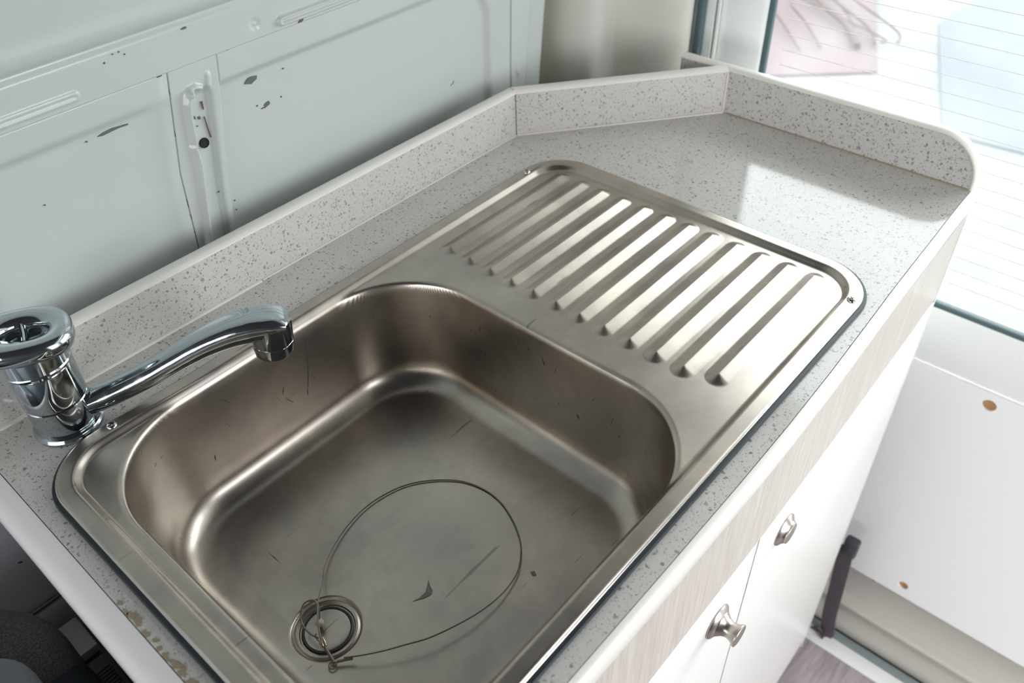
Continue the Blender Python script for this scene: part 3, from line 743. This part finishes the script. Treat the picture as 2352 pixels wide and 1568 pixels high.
# ---- plug on its wire tether: a loose thing lying in the waste
plug = empty('sink_plug', (DX, DY, ZT - DB), 'steel sink plug on a long wire tether, seated in the waste', 'plug')
PZ = ZT - DB - .0058
lathe('plug_disc', [(.0001, .0006), (.010, .0008), (.0165, .0010), (.0182, .0006), (.0186, -.0006), (.0180, -.004)], M_STEEL, plug, 56, Matrix.Translation((DX, DY, PZ)))
lathe('plug_gap_ring', [(.0182, -.0020), (.0186, .0006), (.0196, .0010), (.0204, .0004), (.0204, -.0020)], M_RUB, plug, 56, Matrix.Translation((DX, DY, PZ)))  # black ring paints the shaded gap round the plug
def zz_(x, y, h): return (x, y, ZT + h)
loopA = [(0.0955, 0.1950, -.1085), (0.1035, .2080, -.1040), (.1140, .2220, -.1050), (0.1240, 0.2325, -.1090), (0.1305, 0.2376, -.1105), (0.1416, 0.2499, -.1135), (0.1565, 0.2595, -.1145), (0.1784, 0.2683, -.1148), (0.2022, 0.2727, -.1150), (0.2221, 0.2716, -.1150), (0.2414, 0.2664, -.1150), (0.2576, 0.2574, -.1150), (0.2736, 0.2422, -.1150), (0.285, 0.2254, -.1150), (0.2903, 0.2058, -.1150), (0.29, 0.1869, -.1150), (0.2844, 0.1689, -.1148), (0.2759, 0.1524, -.1146), (0.2646, 0.1381, -.1140), (0.249, 0.1265, -.1130), (0.2363, 0.1217, -.113), (0.2174, 0.1191, -.111), (0.1961, 0.1207, -.109), (0.1743, 0.1259, -.107), (0.1519, 0.1344, -.106), (0.136, 0.1443, -.106), (0.1221, 0.1538, -.107), (0.1094, 0.1649, -.109), (0.1002, 0.175, -.1115)]
loopA = [(x + .001, y + .001, z + .001) for x, y, z in loopA]
wire = sweep('tether_wire', [zz_(*p) for p in spline(loopA, 5)], circ(.00062, 8), M_WIRE, plug)
lathe('bead', [(.0001, .0034), (.0018, .0032), (.0030, .0020), (.0035, 0), (.0030, -.0020), (.0018, -.0032), (.0001, -.0034)], M_BEAD, plug, 20, Matrix.Translation((.1085, .2150, PZ + .0075)))
lathe('plug_stud', [(.0001, .006), (.0012, .006), (.0014, .0005), (.0026, .0003)], M_STEEL2, plug, 16, Matrix.Translation((.1085, .2150, PZ)))
kl = [(.1085, .2150, -.1115), (.1145, .2215, -.1060), (.1150, .2285, -.1030), (.1075, .2320, -.1040), (.0985, .2240, -.1080), (.0965, .2120, -.1090), (.0985, .2030, -.1095)]
sweep('split_ring', [zz_(*p) for p in spline(kl, 8)], circ(.0008, 8), M_WIRE, plug)
sweep('swivel_ring', [(.0990 + .0030 * math.cos(a) * .5, .2035 + .0035 * math.sin(a), ZT - .1095 + .0030 * math.cos(a)) for a in [2 * math.pi * i / 16 for i in range(16)]], circ(.0006, 6), M_STEEL2, plug, closed=True)
sweep('swivel', [zz_(.0985, .2015, -.1100), zz_(.0975, .1985, -.1105), zz_(.0965, .1955, -.1110)], lambda i: circ((.0012, .0019, .0012)[i], 10), M_BRASS, plug)
sweep('swivel', [zz_(.1010, .2010, -.1095), zz_(.0995, .1975, -.1100), zz_(.0985, .1945, -.1110)], lambda i: circ((.0008, .0016, .0010)[i], 10), M_BRASS, plug)
sweep('crimp', [zz_(.0975, .1945, -.1115), zz_(.0960, .1875, -.1125), zz_(.0945, .1800, -.1135)], circ(.0012, 10), M_WIRE, plug)
sweep('crimp', [zz_(.0960, .1790, -.1130), zz_(.1000, .1757, -.1125), zz_(.1055, .1705, -.1112)], circ(.0011, 10), M_WIRE, plug)
sweep('end_ring', [(.0925 + .0030 * math.cos(a), .1800 + .0030 * math.sin(a), ZT - .1150) for a in [2 * math.pi * i / 16 for i in range(16)]], circ(.0005, 6), M_WIRE, plug, closed=True)

# ---- mixer tap
TX, TY = .0610, .4450
tap = empty('mixer_tap', (TX, TY, ZT), 'chrome single-lever kitchen tap standing at the corner of the sink', 'tap')
TM = Matrix.Translation((TX, TY, ZT))
lathe('base_ring', [(.0268, 0.0), (.0270, .0030), (.0258, .0052), (.0235, .0060)], M_CHROME, tap, 64, TM)
lathe('spout_collar', [(.0232, .0060), (.0238, .0075), (.0238, .0310), (.0232, .0318)], M_CHROME, tap, 64, TM)
lathe('body', [(.0228, .0322), (.0236, .0328), (.0240, .0345), (.0244, .0655), (.0240, .0665)], M_CHROME, tap, 64, TM)
lathe('dome', [(.0243, .0668), (.0252, .0674), (.0254, .0695), (.0248, .0704), (.0246, .0712), (.0246, .0830), (.0236, .0862), (.0200, .0882), (.0001, .0890)], M_CHROME, tap, 64, TM)
# lever: flattened ring with a web across its eye
def lever():
    c = Vector((TX + .0015, TY + .0010, ZT + .0930)); A, B = .0372, .0305
    ax = math.radians(160); tilt = Matrix.Rotation(math.radians(-7), 3, Vector((math.cos(ax + 1.57), math.sin(ax + 1.57), 0)))
    rings = [(1.0, -.0075, 0), (.985, -.0100, 0)]
    prof = [(.62, -.0095), (.84, -.0090), (.93, -.0070), (.975, -.0020), (.955, .0030), (.88, .0062), (.76, .0076), (.62, .0072), (.50, .0050), (.44, .0010), (.43, -.0030), (.42, -.0080)]
    v, f, seg = [], [], 72
    for i, (k, z) in enumerate(prof):
        for j in range(seg):
            a = 2 * math.pi * j / seg
            e = 1.0 + .07 * math.cos(a)                       # pear shape, long end away from the spout
            inner = max(0, min(1, (.62 - k) / .2)) if i >= 8 else 0
            ra, rb = A * k * e, B * k * (1 - .18 * inner)
            q_ = (abs(math.cos(a)) ** 2.5 + abs(math.sin(a)) ** 2.5) ** (-1 / 2.5) if i < 8 else 1.0
            ra *= q_ if q_ > 0 else 1; rb *= q_
            sx = -.0015 * inner
            ex = 2.3
            ca, sa = math.cos(a), math.sin(a)
            p = Vector((ra * ca + sx, rb * sa, z))
            p = Matrix.Rotation(ax, 3, 'Z') @ p
            v.append(c + tilt @ p)
    n = len(prof)
    for i in range(n - 1):
        for j in range(seg): f.append((i * seg + j, i * seg + (j + 1) % seg, (i + 1) * seg + (j + 1) % seg, (i + 1) * seg + j))
    bm = bmesh.new(); me = bpy.data.meshes.new('t'); me.from_pydata([tuple(p) for p in v], [], f); bm.from_mesh(me); bpy.data.meshes.remove(me)
    lv = from_bm('lever', bm, M_CHROME, tap, smooth=True)
    # floor of the eye and the web across it
    d_ = Matrix.Rotation(ax, 3, 'Z')
    fl = [c + tilt @ (d_ @ Vector((A * .46 * math.cos(2 * math.pi * j / 32), B * .42 * math.sin(2 * math.pi * j / 32), -.0078))) for j in range(32)]
    bm = bmesh.new(); bm.faces.new([bm.verts.new(p) for p in fl]); from_bm('eye_floor', bm, M_CHROMED, lv)
    w0, w1 = c + tilt @ (d_ @ Vector((.0005, B * .40, -.0008))), c + tilt @ (d_ @ Vector((.0005, -B * .40, -.0012)))
    sweep('web', [w0, (w0 + w1) / 2 + Vector((0, 0, -.0015)), w1], circ(.0026, 12, .0042), M_CHROME, lv)
    return lv
M_CHROMED = mat('shaded_chrome', (0.10, 0.10, 0.09), .35, 1.0)  # chrome darkened for the shade inside the lever eye and screw hole
lever()
lathe('grub_screw_hole', [(.0001, .0002), (.0018, .0002), (.0022, .0008), (.0027, .0004), (.0029, 0)], M_CHROMED, tap, 20,
      Matrix.Translation((TX - .0155, TY - .0158, ZT + .0755)) @ Matrix.Rotation(math.radians(-135), 4, 'Z') @ Matrix.Rotation(math.radians(68), 4, 'Y'))
# spout
phi = math.radians(-30); U = Vector((math.cos(phi), math.sin(phi), 0))
base = Vector((TX, TY, ZT))
cl = [(.008, .0165), (.022, .0180), (.040, .0222), (.060, .0280), (.080, .0352), (.100, .0435), (.120, .0510), (.140, .0560), (.156, .0575), (.172, .0570), (.1845, .0555)]
hw = [.0114, .0116, .0112, .0108, .0108, .0114, .0126, .0144, .0162, .0172, .0158]
hh = [.0112, .0112, .0110, .0108, .0108, .0110, .0114, .0120, .0122, .0105, .0070]
P = spline([base + U * r + Vector((0, 0, z)) for r, z in cl], 5)
ti = np.linspace(0, len(cl) - 1, len(P)); HW = np.interp(ti, range(len(cl)), hw); HH = np.interp(ti, range(len(cl)), hh)
def sp_sec(i):
    out = []
    for k in range(32):
        a = 2 * math.pi * k / 32; c, s = math.cos(a), math.sin(a)
        flat_ = min(1, max(0, (ti[i] - 5) / 3))
        e = 1 - .28 * flat_
        out.append((HW[i] * math.copysign(abs(c) ** e, c), HH[i] * (math.copysign(abs(s) ** (1 - .35 * flat_ * (s > 0)), s))))
    return out
sp = sweep('spout', P, sp_sec, M_CHROME, tap, auto=55)
hd = base + U * .1690
HM = Matrix.Translation(hd) @ Matrix.Rotation(math.radians(-4), 4, U.cross(Vector((0, 0, 1))))
# outlet head: six soft facets then the aerator
def facet_ring(r, z, n=48, k=.0):
    return [(r * (1 - k * (0.5 - 0.5 * math.cos(8 * (2 * math.pi * j / n)))) * math.cos(2 * math.pi * j / n), r * (1 - k * (0.5 - 0.5 * math.cos(8 * (2 * math.pi * j / n)))) * math.sin(2 * math.pi * j / n), z) for j in range(n)]
def rings(name, R, mt, parent, M):
    n = len(R[0]); v = [p for r in R for p in r]; f = []
    for i in range(len(R) - 1):
        for j in range(n): f.append((i * n + j, i * n + (j + 1) % n, (i + 1) * n + (j + 1) % n, (i + 1) * n + j))
    f.append(tuple(range(n))[::-1]); f.append(tuple((len(R) - 1) * n + j for j in range(n)))
    bm = bmesh.new(); me = bpy.data.meshes.new('t'); me.from_pydata(v, [], f); bm.from_mesh(me); bpy.data.meshes.remove(me)
    bmesh.ops.transform(bm, matrix=M, verts=bm.verts)
    return from_bm(name, bm, mt, parent, smooth=True, auto=28)
rings('outlet_head', [facet_ring(.0162, .0610), facet_ring(.0176, .0590, k=.03), facet_ring(.0180, .0560, k=.10), facet_ring(.0175, .0390, k=.06), facet_ring(.0170, .0380, k=.04)], M_CHROME, sp, HM)
rings('aerator', [facet_ring(.0164, .0382, k=.04), facet_ring(.0173, .0376, k=.05), facet_ring(.0171, .0290, k=.05), facet_ring(.0156, .0268), facet_ring(.0130, .0263)], M_CHROME, sp, HM)

# ================================================================== LEFT OF THE UNIT
seat = empty('van_seat', (-.27, .30, 0), 'dark van seat with ribbed fabric top below the left end of worktop', 'seat')
def pillow(name, a, b, mt, r, parent, bulge=0.0, seg=6):
    return box(name, a, b, mt, parent, r, seg)
pillow('seat_back', (-.40, .10, .25), (-.026, .470, .800), M_NAVY, .075, seat, seg=8)
pillow('fabric_top', (-.39, .36, .56), (-.028, .505, .822), M_FABRIC, .068, seat, seg=8)
pillow('lower_cushion', (-.38, -.05, .20), (-.030, .352, .815), M_FABRIC, .075, seat, seg=8)
sweep('piping', spline([(-.30, .31, .8155), (-.14, .313, .8155), (-.085, .305, .813), (-.055, .28, .795), (-.038, .24, .76), (-.031, .18, .70)], 6), circ(.004, 10), M_NAVY, seat)
shell = box('seat_shell', (-.36, .02, .83), (-.060, .352, .910), M_PLAST, None, .03, 6)
tag(shell, 'blue grey plastic seat shell beside the dark seat, nearest the camera', 'seat shell')
wbx = empty('wheel_box', (-.2, .5, 0), 'pale topped box with ribbed vinyl side between seat and wall', 'box')
box('box_top', (-.45, .510, .615), (-.006, .560, .628), M_TRIM, wbx, .002)
box('box_side', (-.45, .510, .30), (-.008, .554, .612), M_RIB, wbx)
bm = bmesh.new()
for i in range(40):
    r = bmesh.ops.create_cube(bm, size=1)['verts']
    for v_ in r: v_.co = Vector((-.018 + v_.co.x * .018, .318 + i * .0044 + v_.co.y * .0022, .6130 + v_.co.z * .0018))
box('vinyl_side', (-.026, .318, .560), (-.0085, .508, .6122), M_RIB, wbx)
o = from_bm('vinyl_ribs', bm, M_RIB, wbx); o['kind'] = 'stuff'

# black strap hanging behind the cabinet's far end
st = empty('pull_strap', (.925, 0, 0), 'plum black webbing strap with a plastic buckle behind cabinet end', 'strap')
sp_ = spline([(.925, .006, .250), (.926, .002, .200), (.926, -.003, .130), (.925, -.008, .060), (.924, -.014, .020), (.922, -.016, .006), (.917, -.006, .003), (.915, .006, .010)], 6)
sweep('webbing', sp_, [(-.0016, -.0125), (.0016, -.0125), (.0016, .0125), (-.0016, .0125)], M_STRAP, st, up=Vector((0, 1, 0)))
box('buckle', (.918, -.012, .232), (.934, .012, .275), M_BLACKP, st, .005, 4)
lathe('buckle_pin', [(.0001, .001), (.003, .001), (.0042, 0)], M_BLACKP, st, 16, Matrix.Translation((.9175, .0, .253)) @ Matrix.Rotation(math.radians(-90), 4, 'Y'))
def plate(name, y0, y1): pass

# ================================================================== OUTSIDE
def yardmix(nt, b):
    n = N(nt, 'TexNoise', Scale=2.2, Detail=6.0, Roughness=.6); L(nt, coords(nt), n.inputs['Vector'])
    L(nt, ramp(nt, n.outputs[0], [(0.35, (0.098, .102, .105)), (0.65, (0.145, .145, .142))]), b.inputs['Base Color'])
M_YARD = mat('pale_concrete', (.4, .4, .4), .9, extra=yardmix)
M_PINK = mat('pale_red_paving', (.092, .062, .067), .9)
M_BLUE = mat('pale_blue_paving', (.078, .086, .098), .9)
M_TWIG = mat('red_brown_twig', (.050, .022, .022), .9)
yard = box('yard_ground', (-6, -14, -.62), (16, 14, -.56), M_YARD); tag(yard, kind='structure')
pk = empty('paving', (4.9, 1.85, -.56), 'pale red paving patch on the ground outside the rear window', 'paving')
pkp = [(5.9, 2.25), (4.0, 2.6), (3.55, 1.60), (5.15, 1.45)]
prism('paving_slab', [(4.60, 1.33), (6.6, 2.2), (6.0, 3.4), (3.9, 2.1)], -.5595, -.545, M_PINK, pk)
bl = prism('paving', [(4.13, .80), (5.5, 1.33), (6.6, 1.25), (6.5, -.2), (4.2, -.1)], -.5595, -.548, M_BLUE)
tag(bl, 'pale blue ground patch outside, at the right of the rear window', 'paving')
R = random.Random(5)
br = empty('fallen_branch', (5.0, 1.9, -.54), 'red brown fallen branch lying on the pale red paving outside', 'branch')
for q, (y0, dx, r, dv) in enumerate([(2.36, .0, .020, 0), (2.30, .1, .009, .05), (2.52, -.15, .008, -.08), (2.2, .2, .007, .10), (2.44, .3, .007, .02), (2.6, -.3, .006, -.12), (2.28, -.1, .006, .16)]):
    sweep('stem' if q == 0 else 'twig', spline([(5.75 + dx, y0 + .1, -.515), (5.45 + dx, y0 - .22 + dv, -.51), (5.20 + dx * .8, y0 - .42, -.49), (5.02 + dx * .5, y0 - .66 - dv, -.51), (4.80 + dx * .4 + dv, y0 - .82, -.518)], 4), circ(r, 7), M_TWIG, br)
